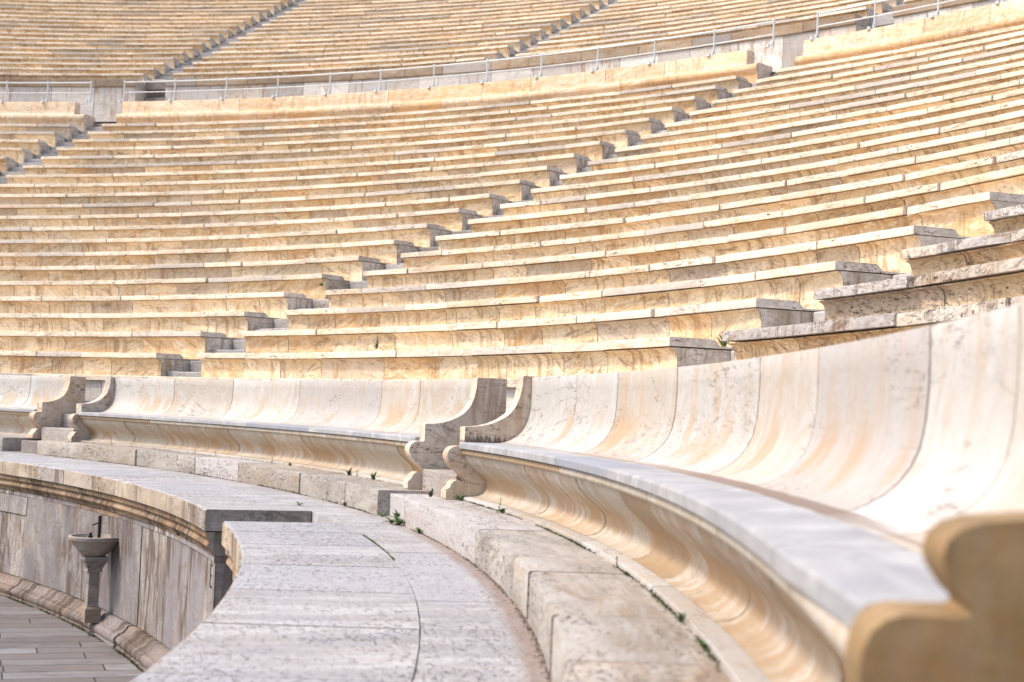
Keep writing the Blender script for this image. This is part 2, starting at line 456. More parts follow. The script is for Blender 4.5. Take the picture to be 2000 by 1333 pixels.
M['panel_brown'] = stone('shaded_bench_end_marble', (0.32, 0.21, 0.10), (0.19, 0.12, 0.05), (0.28, 0.14, 0.04), grey=(0.3, 0.25, 0.2), tone=0.05,
                   greyp=2.0, vein=0.3, streak=0.2, streak_dir='v', spots=0.2, warmth=0.6, rot=0.5, joint=0.0, bump=0.2, drip=0.3, mott=0.3, blsc=(6.0, 6.0, 1.0))  # darker copy of the end marble: shade on the near panel put into colour
M['path'] = stone('walkway_marble', (0.48, 0.465, 0.45), (0.29, 0.275, 0.265), (0.40, 0.31, 0.24), grey=(0.34, 0.33, 0.34), tone=0.10,
                  greyp=0.85, vein=0.45, streak=0.75, streak_dir='v', spots=0.0, warmth=0.35, rot=0.3, joint=0.005, bump=0.8,
                  jointc=(0.05, 0.04, 0.03), extra=path_extra, pits=0.85, mott=0.5, capgrey=0.9, capc=((0.19, 0.155, 0.12), (0.34, 0.29, 0.25)), finesc=(20.0, 3.0, 1.0), pitsc=(20.0, 55.0, 1.0), pc_sc=0.9, wvar=0.2, dark=0.25)
M['footstep'] = stone('step_marble', (0.44, 0.40, 0.345), (0.27, 0.24, 0.205), (0.32, 0.22, 0.13), grey=(0.42, 0.40, 0.40), tone=0.2,
                      greyp=0.85, vein=0.5, streak=0.6, spots=0.95, warmth=0.5, rot=0.2, joint=0.005, bump=0.7, extra=step_extra, pits=0.7,
                      capgrey=0.8, mott=0.6, finesc=(4.0, 26.0, 1.0), cracks=0.8, dark=0.6, pitsc=(24.0, 60.0, 1.0), wvar=0.4, capc=((0.34, 0.29, 0.24), (0.52, 0.46, 0.40)))
M['coping'] = stone('coping_marble', (0.54, 0.45, 0.34), (0.36, 0.28, 0.20), (0.42, 0.26, 0.12), tone=0.2, greyp=0.9, vein=0.4,
                    streak=0.45, spots=1.0, warmth=0.5, rot=0.15, joint=0.006, bump=0.4, drip=0.85, dripc=(0.13, 0.085, 0.05), capgrey=0.9, cracks=0.8, dripr=(0.40, 0.54))
M['mould'] = stone('moulding_marble', (0.36, 0.25, 0.14), (0.20, 0.12, 0.06), (0.32, 0.16, 0.05), tone=0.25, greyp=0.97, vein=0.5,
                   streak=0.4, spots=0.95, warmth=0.8, rot=0.15, joint=0.010, bump=0.5, drip=0.9, dripc=(0.05, 0.03, 0.015), capgrey=0.9, capc=((0.20, 0.17, 0.14), (0.36, 0.33, 0.30)), dripr=(0.42, 0.58))
M['die'] = stone('wall_panel_marble', (0.50, 0.46, 0.40), (0.19, 0.17, 0.165), (0.36, 0.20, 0.08), grey=(0.24, 0.22, 0.23), tone=0.3,
                 greyp=0.72, vein=0.75, streak=0.6, streak_dir='v', spots=0.0, warmth=0.95, rot=0.4, joint=0.006, bump=0.6, drip=0.95,
                 dripc=(0.10, 0.065, 0.045), capgrey=0.9, mott=0.6, capc=((0.14, 0.12, 0.11), (0.24, 0.21, 0.20)), blsc=(2.0, 0.6, 1.0), finesc=(14.0, 2.5, 1.0), anis=(3.5, 1.2, 1.0), wvar=0.5, cracks=0.7, dripr=(0.44, 0.58), dark=0.5)
M['base'] = stone('wall_base_marble', (0.24, 0.195, 0.165), (0.13, 0.10, 0.085), (0.20, 0.11, 0.05), grey=(0.22, 0.19, 0.19), tone=0.25,
                  greyp=0.8, vein=0.6, streak=0.5, spots=0.95, warmth=0.6, rot=0.2, joint=0.010, bump=0.6, drip=0.85, dripc=(0.05, 0.03, 0.015), dripr=(0.42, 0.58))
M['parapet'] = stone('parapet_marble', (0.74, 0.60, 0.44), (0.66, 0.47, 0.29), (0.62, 0.34, 0.13), tone=0.16, greyp=0.97, vein=0.45,
                     streak=0.3, spots=0.7, warmth=0.8, rot=0.3, joint=0.006, drip=0.5, capgrey=0.8, cracks=0.6, dark=0.35, wvar=0.4)
M['wall'] = stone('terrace_wall_marble', (0.74, 0.71, 0.66), (0.58, 0.53, 0.47), (0.52, 0.32, 0.15), tone=0.28, greyp=0.75, vein=0.5,
                  streak=0.4, spots=0.4, warmth=0.6, rot=0.6, joint=0.008, drip=0.7, capgrey=0.5, cracks=0.5)
M['band'] = stone('wall_cap_marble', (0.42, 0.33, 0.23), (0.28, 0.19, 0.11), (0.30, 0.17, 0.07), tone=0.45, greyp=0.85, vein=0.5,
                  streak=0.6, spots=0.8, warmth=0.6, rot=0.1, joint=0.012, drip=0.6, capgrey=0.8)
M['rail'] = plain('painted_rail_metal', (0.58, 0.60, 0.60), 0.45, 0.0, 0.06, 20)
M['iron'] = plain('black_tap_metal', (0.012, 0.012, 0.013), 0.45, 0.3, 0.1)
M['basin'] = stone('basin_marble', (0.32, 0.29, 0.25), (0.17, 0.145, 0.12), (0.24, 0.15, 0.07), tone=0.05, greyp=2.0, vein=0.4, streak=0.4,
                   spots=0.6, warmth=0.4, joint=0.0, drip=0.4)
M['dark'] = plain('dark_carved_letter', (0.03, 0.03, 0.035), 0.8)
M['leaf'] = plain('weed_leaf', (0.09, 0.16, 0.025), 0.6, 0, 0.25, 40)
M['leaf_olive'] = plain('succulent_leaf', (0.13, 0.13, 0.03), 0.6, 0, 0.3, 40)
M['leaf_dark'] = plain('dark_weed_leaf', (0.035, 0.06, 0.015), 0.6, 0, 0.25, 40)
M['dry'] = plain('dry_weed_stem', (0.13, 0.07, 0.035), 0.8, 0, 0.3, 40)
M['soil'] = plain('soil_crumbs', (0.12, 0.075, 0.045), 0.9, 0, 0.35, 60)
M['mosslow'] = plain('moss', (0.07, 0.085, 0.02), 0.9, 0, 0.35, 60)

def floor_mat():
    s = NT('arena_paving')
    pos = s.new('ShaderNodeNewGeometry').outputs['Position']
    vr = s.new('ShaderNodeVectorRotate', rotation_type='Z_AXIS'); s.link(pos, vr.inputs[0]); vr.inputs['Angle'].default_value = -rad(30.5)
    v = vr.outputs[0]
    br = s.new('ShaderNodeTexBrick'); s.link(v, br.inputs['Vector'])
    br.offset = 0.37; br.squash = 0.72; br.squash_frequency = 3; br.inputs['Scale'].default_value = 1.0; br.inputs['Mortar Size'].default_value = 0.008
    br.inputs['Brick Width'].default_value = 1.15; br.inputs['Row Height'].default_value = 0.31
    br.inputs['Color1'].default_value = (0.22, 0.215, 0.22, 1); br.inputs['Color2'].default_value = (0.085, 0.07, 0.062, 1)
    br.inputs['Mortar'].default_value = (0.03, 0.022, 0.018, 1); br.inputs['Mortar Smooth'].default_value = 0.1
    n1 = s.noise(s.vmath('MULTIPLY', v, (1.2, 9.0, 1)), 1.6, 6, 0.7, 0.8)
    c = s.mix(s.ramp(n1, 0.45, 0.65, 0.0, 0.6), br.outputs[0], (0.14, 0.10, 0.07))
    n2 = s.noise(s.vmath('MULTIPLY', v, (3, 50, 1)), 1.0, 4, 0.6)
    c = s.mix(s.ramp(n2, 0.4, 0.6, 0.35, 0.0), c, (0.10, 0.08, 0.07))
    n3 = s.noise(v, 1.3, 6, 0.7)
    c = s.mix(s.ramp(n3, 0.46, 0.66, 0.0, 0.6), c, (0.07, 0.055, 0.05))
    c = s.mix(br.outputs['Fac'], c, (0.03, 0.022, 0.018))
    s.link(c, s.p.inputs['Base Color']); s.p.inputs['Roughness'].default_value = 0.75
    b = s.new('ShaderNodeBump'); b.inputs['Strength'].default_value = 0.5; b.inputs['Distance'].default_value = 0.01
    s.link(s.math('SUBTRACT', n2, s.math('MULTIPLY', br.outputs['Fac'], 2.0)), b.inputs['Height']); s.link(b.outputs[0], s.p.inputs['Normal'])
    return s.m
M['floor'] = floor_mat()

# ------------------------------------------------------------------ layout numbers (metres, radians)
R1, DR, Z1, DZ = 24.676, 0.7899, 1.5036, 0.38          # lower seats
RU, DU, ZU, HU = 44.50, 0.6978, 11.365, 0.3481         # upper seats
STAIR = [0.0128, 0.5093, 1.0025, 1.5222]
USTAIR = [0.7230, 0.9915, 1.2600, 1.5284]
SW = 0.52                                              # half width of a stairway

# ------------------------------------------------------------------ ground
def ground_disc(name, z, r, mat, seg=96):
    mb = MB()
    vs = [(0, 0, z)]+[(r*cos(2*pi*k/seg), r*sin(2*pi*k/seg), z) for k in range(seg)]
    mb.poly(vs, [(0, 1+k, 1+(k+1) % seg) for k in range(seg)])
    o = mb.build(name, mat)
    tag(o, kind='structure'); return o
ground_disc('ground', -1.75, 900, plain('earth', (0.16, 0.13, 0.09), 0.9, 0, 0.3, 0.4))
def arena():
    mb = MB(); vs = []; fs = []; n = 90
    for k in range(n+1):
        t = -0.4+2.6*k/n
        vs += [pol(8, t, -1.54), pol(21.3, t, -1.54)]
    for k in range(n): fs.append((2*k, 2*k+1, 2*k+3, 2*k+2))
    mb.poly(vs, fs)
    tag(mb.build('pavement', M['floor']), kind='structure')
arena()

# ------------------------------------------------------------------ walkway (podium top) and its retaining wall
GA, GB = 0.472, 0.5225      # opening of the stairway down to the arena
def walkway():
    mb = MB()
    zt, zb = 0.0, -0.16
    front = [(20.875, zb), (20.875, zt-0.008), (20.882, zt), (21.668, zt), (21.668, zb)]
    joints_a = [-0.30, -0.251, -0.203, -0.155, -0.106, -0.058, -0.01, 0.041, 0.09, 0.142, 0.1985, 0.2474, 0.2957, 0.344, 0.395, 0.436, GA]
    ring(mb, 0, 0, front, cuts=joints_a, nseg=4, gap=0.003, jr=0.001, jz=0.0008, jit=0.0015)
    ring(mb, 0, 0, front, cuts=edges(GB, 1.95, 21, 0.8, 1.25), nseg=4, gap=0.003, jr=0.002, jz=0.0008, jit=0.002)
    inner = [(21.674, zb), (21.674, zt-0.003), (21.677, zt-0.001), (22.50, zt-0.001), (22.50, zb)]
    ring(mb, 0, 0, inner, cuts=edges(-0.30, 1.95, 22, 1.6, 2.6), nseg=6, gap=0.003, jr=0.0, jz=0.0012)
    tag(mb.build('path', M['path']), kind='structure')
walkway()

def podium_wall(ta, tb, label, cuts=None):
    e = empty('retaining_wall', pol(20.9, (ta+tb)/2, -1.54), label, 'wall')
    mb = MB()   # coping fascia is the edge of the slabs: a thin facing stone carries the stains
    ring(mb, ta, tb, [(20.868, -0.158), (20.868, -0.012), (20.874, -0.010), (20.874, -0.158)], 0.8, 1.2, nseg=4, jr=0.001, jz=0)
    mb.build('coping', M['coping'], e)
    mb = MB()
    pr = [(20.958, -0.345), (20.940, -0.340), (20.936, -0.318), (20.920, -0.308), (20.912, -0.292), (20.900, -0.280), (20.905, -0.262),
          (20.920, -0.240), (20.915, -0.222), (20.892, -0.214), (20.890, -0.170), (20.893, -0.168), (21.66, -0.168), (21.66, -0.345)]
    ring(mb, ta, tb, pr, 0.7, 1.1, nseg=4, jr=0.003, jz=0.002, jit=0.002, chip=0.02)
    mb.build('moulding', M['mould'], e)
    mb = MB()
    ring(mb, ta, tb, [(20.952, -0.392), (20.952, -0.348), (21.66, -0.348), (21.66, -0.392)], 1.0, 1.6, nseg=4, jr=0.001, jz=0)
    mb.build('fillet', M['die'], e)
    mb = MB()
    pr = [(20.960, -1.33), (20.960, -0.395), (21.66, -0.395), (21.66, -1.33)]
    c = cuts or edges(ta, tb, 21, 0.45, 1.0)
    for i in range(len(c)-1):
        wide = 0.001 if not cuts else {4: 0.022, 5: 0.014}.get(i, 0.0008)
        if cuts and i == 5:   # the broken panel split across
            mb.block(c[i]+wide/21, c[i+1]-0.0006/21, [(20.960, -1.33), (20.960, -0.62), (21.66, -0.62), (21.66, -1.33)], 2, dr=0.012)
            mb.block(c[i]+wide/21, c[i+1]-0.0006/21, [(20.960, -0.61), (20.960, -0.395), (21.66, -0.395), (21.66, -0.61)], 2, dr=0.0)
        else:
            mb.block(c[i]+wide/21, c[i+1]-0.0008/21, pr, 3, dr=rng.uniform(-0.003, 0.003))
    mb.build('wall_panel', M['die'], e)
    mb = MB()
    pr = [(20.778, -1.56), (20.778, -1.520), (20.795, -1.515), (20.782, -1.495), (20.780, -1.465), (20.792, -1.440), (20.812, -1.428),
          (20.822, -1.424), (20.824, -1.412), (20.845, -1.408), (20.868, -1.396), (20.890, -1.372), (20.905, -1.345), (20.920, -1.342),
          (20.922, -1.338), (21.66, -1.338), (21.66, -1.56)]
    cb = edges(ta, tb, 21, 0.9, 1.4)
    if cuts: cb = [ta, 0.575, 0.627, 0.678, 0.742, 0.8, 0.855, 0.91, 0.97, 1.03, 1.1, 1.2, 1.3, tb]
    for i in range(len(cb)-1):
        g = 0.03/21 if cuts and i in (3, 6) else 0.002/21
        mb.block(cb[i]+g, cb[i+1]-g*0.5, pr, 4, dr=rng.uniform(-0.004, 0.004), jit=0.003, chip=0.015)
    mb.build('plinth', M['base'], e)
    return e
podium_wall(-0.30, GA, 'curved marble podium wall under the near walkway, right of the stair opening')
podium_wall(GB, 1.95, 'curved marble podium wall with streaked panels behind the drinking fountain',
            cuts=[GB, 0.552, 0.592, 0.632, 0.66, 0.705, 0.755][:1]+[0.5475, 0.582, 0.626, 0.672, 0.8595, 0.905, 0.95, 1.0, 1.06, 1.12, 1.2, 1.3, 1.4, 1.5, 1.7, 1.95])

def letter_E():
    mb = MB()
    def bar(t0, t1, z0, z1):
        r = 20.9635
        vs = [pol(r-dr_, t, z) for dr_ in (0, 0.006) for t in (t0, t1) for z in (z0, z1)]
        mb.poly(vs, [(0, 1, 3, 2), (4, 6, 7, 5), (0, 2, 6, 4), (1, 5, 7, 3), (0, 4, 5, 1), (2, 3, 7, 6)])
    t0 = 0.5330; w = 0.10/21
    bar(t0-0.018/21, t0, -0.60, -0.42)
    bar(t0-w, t0-0.0185/21, -0.438, -0.42); bar(t0-w*0.75, t0-0.0185/21, -0.517, -0.50); bar(t0-w, t0-0.0185/21, -0.60, -0.582)
    tag(mb.build('wall_letter', M['dark']), 'dark letter E cut into the podium wall beside the stair opening', 'letter')
letter_E()

def arena_stairs():
    e = empty('stairway', pol(21.2, 0.497, -1.54), 'sunken stair between two podium walls leading down to the arena', 'stairs')
    for k in range(8):
        zt = -0.17*(k+1)-0.01; r1 = 21.665-0.085*k; r0 = r1-0.086
        mb = MB()
        g = 0.002/21
        mb.block(GA+g, GB-g, [(r0, -1.53), (r0, zt-0.005), (r0+0.005, zt), (r1-0.001, zt), (r1-0.001, -1.53)], 2)
        mb.build('step', M['step'], e)
arena_stairs()

# ------------------------------------------------------------------ drinking fountain
def fountain():
    C_ = pol(20.77, 0.720, -1.40)
    e = empty('drinking_fountain', C_, 'round grey marble drinking fountain on a pedestal against the podium wall', 'fountain')
    mb = MB()
    z0 = 0.625
    pr = [(0.085, z0), (0.11, z0+0.012), (0.16, z0+0.055), (0.205, z0+0.11), (0.232, z0+0.15), (0.250, z0+0.155), (0.256, z0+0.163), (0.256, z0+0.195), (0.250, z0+0.202),
          (0.228, z0+0.202), (0.215, z0+0.17), (0.15, z0+0.115), (0.05, z0+0.10)]
    mb.lathe(C_, pr, 40); mb.build('basin', M['basin'], e, 40)
    mb = MB()
    s2 = 2**0.5
    a = 0.697+pi/4
    mb.lathe(C_, [(0.075*s2, 0.48), (0.07*s2, 0.50), (0.075*s2, 0.52), (0.10*s2, 0.57), (0.115*s2, 0.59), (0.115*s2, z0+0.002)], 4, sq=a)
    o = mb.build('capital', M['basin'], e); 
    mb = MB()
    mb.lathe(C_, [(0.055*s2, 0.14), (0.052*s2, 0.478)], 4, sq=a); mb.build('pedestal', M['basin'], e)
    mb = MB()
    mb.lathe(C_, [(0.078*s2, -0.02), (0.078*s2, 0.115), (0.06*s2, 0.138)], 4, sq=a); mb.build('base', M['basin'], e)
    mb = MB()
    cz = C_[2]+z0+0.10
    cx, cy = C_[0]+0.03, C_[1]+0.02
    mb.tube([(cx, cy, cz), (cx, cy, cz+0.30)], 0.016, 10)
    mb.tube([(cx, cy, cz+0.235), (cx-0.065, cy-0.02, cz+0.205)], 0.008, 8)
    mb.build('spout', M['iron'], e)
    mb = MB()
    mb.tube([(cx-0.085, cy-0.01, cz), (cx-0.085, cy-0.01, cz+0.10), (cx-0.085, cy-0.01, cz+0.102), (cx-0.085, cy-0.01, cz+0.13)], [0.022, 0.022, 0.014, 0.014], 10)
    mb.tube([(cx-0.005, cy, cz+0.03), (cx-0.045, cy-0.03, cz+0.075)], 0.01, 8)
    mb.build('tap', M['iron'], e)
fountain()

# ------------------------------------------------------------------ stone steps in front of the benches
def foot_step(ta, tb, cuts, label):
    mb = MB()
    pr = [(22.090, 0.001), (22.090, 0.175), (22.094, 0.183), (22.102, 0.187), (22.70, 0.187), (22.70, 0.001)]
    ring(mb, ta, tb, pr, cuts=cuts, nseg=16, gap=0.002, jr=0.002, jz=0.0015, jit=0.004, chip=0.02)
    tag(mb.build('stone_step', M['footstep']), label, 'step', 'low steps in front of the marble benches')
foot_step(0, 0, [-0.02, 0.035, 0.082, 0.13, 0.17, 0.2093, 0.2642, 0.2908, 0.3545, 0.4680], 'long low stone step curving in front of the nearest marble bench')
foot_step(0, 0, [0.5090, 0.555, 0.6187, 0.7041, 0.7633, 0.8422, 0.9103, 0.9690], 'long low stone step in front of the middle marble bench')
foot_step(0, 0, [1.013, 1.07, 1.13, 1.2, 1.27, 1.34, 1.42], 'low stone step in front of the far left marble bench')

# ------------------------------------------------------------------ marble benches
P_END = [(22.40, 0.188), (22.375, 0.190), (22.373, 0.240), (22.380, 0.258), (22.402, 0.275), (22.412, 0.300), (22.430, 0.318), (22.455, 0.325), (22.480, 0.318),
         (22.500, 0.300), (22.520, 0.290), (22.528, 0.305), (22.512, 0.330), (22.475, 0.365), (22.430, 0.400), (22.396, 0.435), (22.376, 0.475),
         (22.374, 0.505), (22.388, 0.535), (22.415, 0.555), (22.450, 0.562), (22.490, 0.560), (22.493, 0.582),
         (22.492, 0.690), (22.497, 0.697), (22.560, 0.700), (22.62, 0.708), (22.69, 0.728), (22.755, 0.757), (22.81, 0.795), (22.855, 0.85), (22.883, 0.92),
         (22.897, 0.99), (22.902, 1.066), (22.908, 1.072), (23.140, 1.072), (23.145, 1.066), (23.145, 0.188)]
P_NEAR = [(22.40, 0.188), (22.375, 0.190), (22.373, 0.240), (22.390, 0.270), (22.430, 0.318), (22.480, 0.318),
          (22.520, 0.290), (22.528, 0.305), (22.50, 0.350), (22.46, 0.40), (22.43, 0.45), (22.410, 0.49), (22.405, 0.525), (22.409, 0.552), (22.418, 0.574), (22.434, 0.588), (22.455, 0.594),
          (22.510, 0.594), (22.528, 0.596), (22.530, 0.604), (22.515, 0.618), (22.500, 0.640), (22.494, 0.660), (22.500, 0.680), (22.516, 0.695), (22.540, 0.703), (22.58, 0.707), (22.62, 0.712), (22.69, 0.728), (22.755, 0.757),
          (22.81, 0.795), (22.855, 0.85), (22.883, 0.92), (22.897, 0.99), (22.902, 1.066), (22.908, 1.072), (23.140, 1.072), (23.145, 1.066), (23.145, 0.188)]
P_NEAR = [(r+(0.060 if r < 22.7 else 0.0), z) for r, z in P_NEAR]
def bench(ta, tb, back_cuts, seat_cuts, label, tones=None, thick=0.0062):
    e = empty('marble_bench', pol(22.7, (ta+tb)/2, 0.187), label, 'bench', 'curved marble benches around the walkway')
    a, b = ta+thick, tb-thick
    for t0, t1 in ((ta, a), (b, tb)):
        near = t0 < 0.1
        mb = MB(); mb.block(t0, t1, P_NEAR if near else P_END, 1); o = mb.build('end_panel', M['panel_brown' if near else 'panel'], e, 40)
        bv = o.modifiers.new('bevel', 'BEVEL'); bv.width = 0.006; bv.segments = 2; bv.limit_method = 'ANGLE'; bv.angle_limit = rad(50)
        if near: o['label'] = 'brown end panel with a rounded arm'
    # seat slab: runs through the panels' front notch
    mb = MB()
    pr = [(22.456, 0.546), (22.456, 0.580), (22.460, 0.586), (22.470, 0.590), (22.695, 0.590), (22.695, 0.546)]
    g = 0.003/22
    ring(mb, a, b, pr, cuts=[a+g]+seat_cuts+[b-g], nseg=12, gap=0.001, jr=0.0008, jz=0.0004)
    # the corner beside the near arm is worn back
    for q, (x, y, z) in enumerate(mb.v):
        t = math.atan2(y, x); rad0 = math.hypot(x, y)
        if t < 0.115 and rad0 < 22.6:
            k = (rad0+0.030*(0.115-t)/0.031)/rad0
            mb.v[q] = (x*k, y*k, z)
    mb.build('seat', M['seat'], e)
    # concave backrest
    mb = MB()
    pr = [(22.70, 0.30), (22.70, 0.590), (22.735, 0.592), (22.78, 0.600), (22.82, 0.616), (22.86, 0.640), (22.895, 0.672), (22.925, 0.712), (22.946, 0.760),
          (22.958, 0.82), (22.964, 0.90), (22.966, 0.98), (22.964, 1.060), (22.969, 1.066), (23.13, 1.066), (23.13, 0.30)]
    n = 10
    cc = [a+g]+back_cuts+[b-g]
    ring(mb, a, b, pr, cuts=cc, nseg=n, gap=0.003, jr=0.0015, jz=0.0003, tones=tones)
    mb.build('backrest', M['bench'], e, 50)
    # front apron: bead, then deep ogee
    mb = MB()
    pr = [(22.484, 0.5005), (22.476, 0.506), (22.472, 0.518), (22.474, 0.530), (22.482, 0.541), (22.490, 0.5435), (22.690, 0.5435), (22.690, 0.5005)]
    ring(mb, a+g, b-g, pr, 1.5, 2.4, nseg=14, jr=0.0005, jz=0)
    mb.build('bead_moulding', M['apron'], e, 50)
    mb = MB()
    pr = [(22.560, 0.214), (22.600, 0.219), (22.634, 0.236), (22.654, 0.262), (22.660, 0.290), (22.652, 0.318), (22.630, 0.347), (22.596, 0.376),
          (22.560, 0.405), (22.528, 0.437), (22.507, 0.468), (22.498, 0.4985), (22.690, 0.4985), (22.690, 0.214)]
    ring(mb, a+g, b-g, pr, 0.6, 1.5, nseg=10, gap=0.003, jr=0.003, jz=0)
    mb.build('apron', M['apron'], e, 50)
    mb = MB()
    pr = [(22.489, 0.1875), (22.489, 0.206), (22.492, 0.210), (22.540, 0.2125), (22.690, 0.2125), (22.690, 0.1875)]
    ring(mb, a+g, b-g, pr, 1.2, 2.2, nseg=12, jr=0.002, jz=0.0005)
    mb.build('plinth', M['bench'], e)
    return e
def T(w, g=0.3): return (g, w, rng.random(), 1)
bench(0.0775, 0.4718, [0.1343, 0.1655, 0.2211, 0.2594, 0.3241, 0.378, 0.4182], [0.1212, 0.2178, 0.2836, 0.345, 0.4053],
      'nearest curved white marble bench with concave back and blurred end panel')
bench(0.5160, 0.9575, [0.589, 0.6336, 0.7305, 0.8101, 0.88], [0.58, 0.66, 0.74, 0.82, 0.89], 'middle curved marble bench with scroll ends between two stair gaps')
bench(0.9990, 1.44, [1.05, 1.13, 1.21, 1.29, 1.37], [1.07, 1.16, 1.25, 1.34], 'farthest marble bench, cut off by the left edge of the photo')

# ------------------------------------------------------------------ low tier behind the benches (its tread meets the stair gaps)
def low_tier():
    e = empty('stone_tier', pol(23.9, 0.8, 0.7), 'lowest stone tier running behind all the marble benches', 'stone tier')
    mb = MB()
    z = Z1-DZ; r = R1-DR
    ring(mb, 0.0, 1.75, [(r, z-0.078), (r, z-0.01), (r+0.008, z), (r+0.865, z), (r+0.865, z-0.078)], 1.0, 2.0, nseg=4)
    mb.build('seat_slab', M['slab'], e)
    mb = MB()
    ring(mb, 0.0, 1.75, [(r+0.06, -0.2), (r+0.06, z-0.08), (r+0.86, z-0.08), (r+0.86, -0.2)], 1.0, 1.8, nseg=4)
    mb.build('riser', M['wall'], e)
    mb = MB()
    ring(mb, 0.0, 1.75, [(23.15, -0.1), (23.15, 0.735), (r+0.055, 0.735), (r+0.055, -0.1)], 1.0, 1.8, nseg=4)
    mb.build('passage_floor', M['step'], e)
low_tier()
def gap_steps(ta, tb, label):
    e = empty('stairway', pol(22.6, (ta+tb)/2, 0), label, 'stairs')
    g = 0.01/22
    for k, (r0, r1, zt) in enumerate(((22.20, 22.48, 0.165), (22.484, 22.80, 0.35), (22.804, 23.145, 0.54))):
        mb = MB()
        mb.block(ta+g, tb-g, [(r0, 0.002), (r0, zt-0.006), (r0+0.006, zt), (r1, zt), (r1, 0.002)], 3, jit=0.004)
        mb.build('step', M['step'], e)
gap_steps(0.4722, 0.5156, 'short stone steps in the gap between the nearest and middle benches')
gap_steps(0.958, 0.9985, 'short stone steps in the gap left of the middle bench')

# ------------------------------------------------------------------ seating sections
def slab_prof(r, z, d, h, k=1.0):
    t = 0.078*k; f = 0.06*k
    return [(r, z-t), (r, z-0.012*k), (r+0.004, z-0.003), (r+0.012, z), (r+0.44*d/0.79, z), (r+0.475*d/0.79, z-f*0.35), (r+0.51*d/0.79, z-f), (r+d+0.12*k, z-f), (r+d+0.12*k, z-t)]
def riser_prof(r, z, d, h, k=1.0):
    t = 0.0865*k; b = -h-0.06*k+0.002
    return [(r+0.105*k, z+b), (r+0.105*k, z-0.20*k), (r+0.103*k, z-0.160*k), (r+0.095*k, z-0.128*k), (r+0.078*k, z-0.106*k), (r+0.050*k, z-0.096*k), (r+0.045*k, z-t),
            (r+d+0.09*k, z-t), (r+d+0.09*k, z+b)]
def seating(name, s0, s1, rows, r1, dr, z1, dz, k, label, group, nseg, cat='seating section'):
    tm = (s0+s1)/2
    worn = lambda i: s0 < 0.1 and i < 5
    e = empty(name, pol(r1, tm, z1-dz), label, cat, group)
    for i in rows:
        r = r1+i*dr; z = z1+i*dz
        off = asin(SW/r)
        ta, tb = s0+off, s1-off
        mb = MB()
        ring(mb, ta, tb, slab_prof(r, z, dr, dz, k), 0.9, 2.1, nseg=nseg, jr=0.005, jz=0.004, jit=0.004, chip=0.05, gap=0.004)
        mb.build('seat_slab', M['slab_worn' if worn(i) else 'slab'], e)
        mb = MB()
        ring(mb, ta, tb, riser_prof(r, z, dr, dz, k), 0.7, 1.7, nseg=nseg, jr=0.003, jz=0.0)
        mb.build('riser', M['riser_worn' if worn(i) else 'riser'], e)
    return e
LOWG = 'wedges of the lower stand'
low_labels = ['lower seating wedge right of the nearest stairway, directly behind the nearest bench',
              'broad lower seating wedge between the nearest stairway and the next one left',
              'lower seating wedge between the second and third stairways, at the left',
              'lower seating wedge left of the third stairway, small sliver at the left edge']
ST5 = STAIR+[2.03]
for i in range(4):
    seating('seating_wedge', ST5[i], ST5[i+1], range(0, 20), R1, DR, Z1, DZ, 1.0, low_labels[i], LOWG, 3 if i < 2 else 2)
UPG = 'wedges of the upper stand'
up_labels = ['upper seating wedge in the top right corner, right of the rightmost upper stairway',
             'upper seating wedge between the rightmost and middle upper stairways',
             'upper seating wedge between the middle and left upper stairways',
             'upper seating wedge left of the left upper stairway, in the top left corner']
US5 = USTAIR+[1.7968]
for i in range(4):
    seating('seating_wedge', US5[i], US5[i+1], range(0, 22), RU, DU, ZU, HU, 0.9, up_labels[i], UPG, 2)

# ------------------------------------------------------------------ stairways
def stairs(tc, n, r1, dr, z1, dz, k, label, group, first=0, lowz=None):
    e = empty('stairway', pol(r1, tc, z1-dz), label, 'stairs', group)
    f = 0.06*k
    for i in range(first, n):
        r = r1+i*dr; z = z1+i*dz
        for (a, b, zt) in ((r+0.27*dr, r+0.77*dr, z-dz/2-f-0.02), (r+0.77*dr, r+1.27*dr, z-f-0.02)):
            o1 = asin((SW-0.004)/a)
            mb = MB()
            blk = (rng.random(), rng.random(), rng.random(), 1)
            mb.block(tc-o1, tc+o1, [(a, zt-0.25), (a, zt-0.012), (a+0.01, zt), (b+0.03, zt), (b+0.03, zt-0.25)], 2, dz=rng.uniform(-0.008, 0.004),
                     blk=blk, jit=0.01)
            mb.build('step', M['step'], e)
    return e
LG = 'stairways of the lower stand'
stairs(STAIR[1], 21, R1, DR, Z1, DZ, 1.0, 'lower stairway at the right, rising from the gap beside the nearest bench', LG)
stairs(STAIR[2], 21, R1, DR, Z1, DZ, 1.0, 'long lower stairway climbing diagonally through the middle of the photo', LG)
stairs(STAIR[3], 21, R1, DR, Z1, DZ, 1.0, 'lower stairway at the left edge below the railing gap', LG)
UG = 'stairways of the upper stand'
for i, lb in ((1, 'upper stairway at the top right behind the right railing'), (2, 'upper stairway in the top middle behind the railing'),
              (3, 'upper stairway at the top left starting from an opening in the terrace wall')):
    stairs(USTAIR[i], 22, RU, DU, ZU, HU, 0.9, lb, UG)

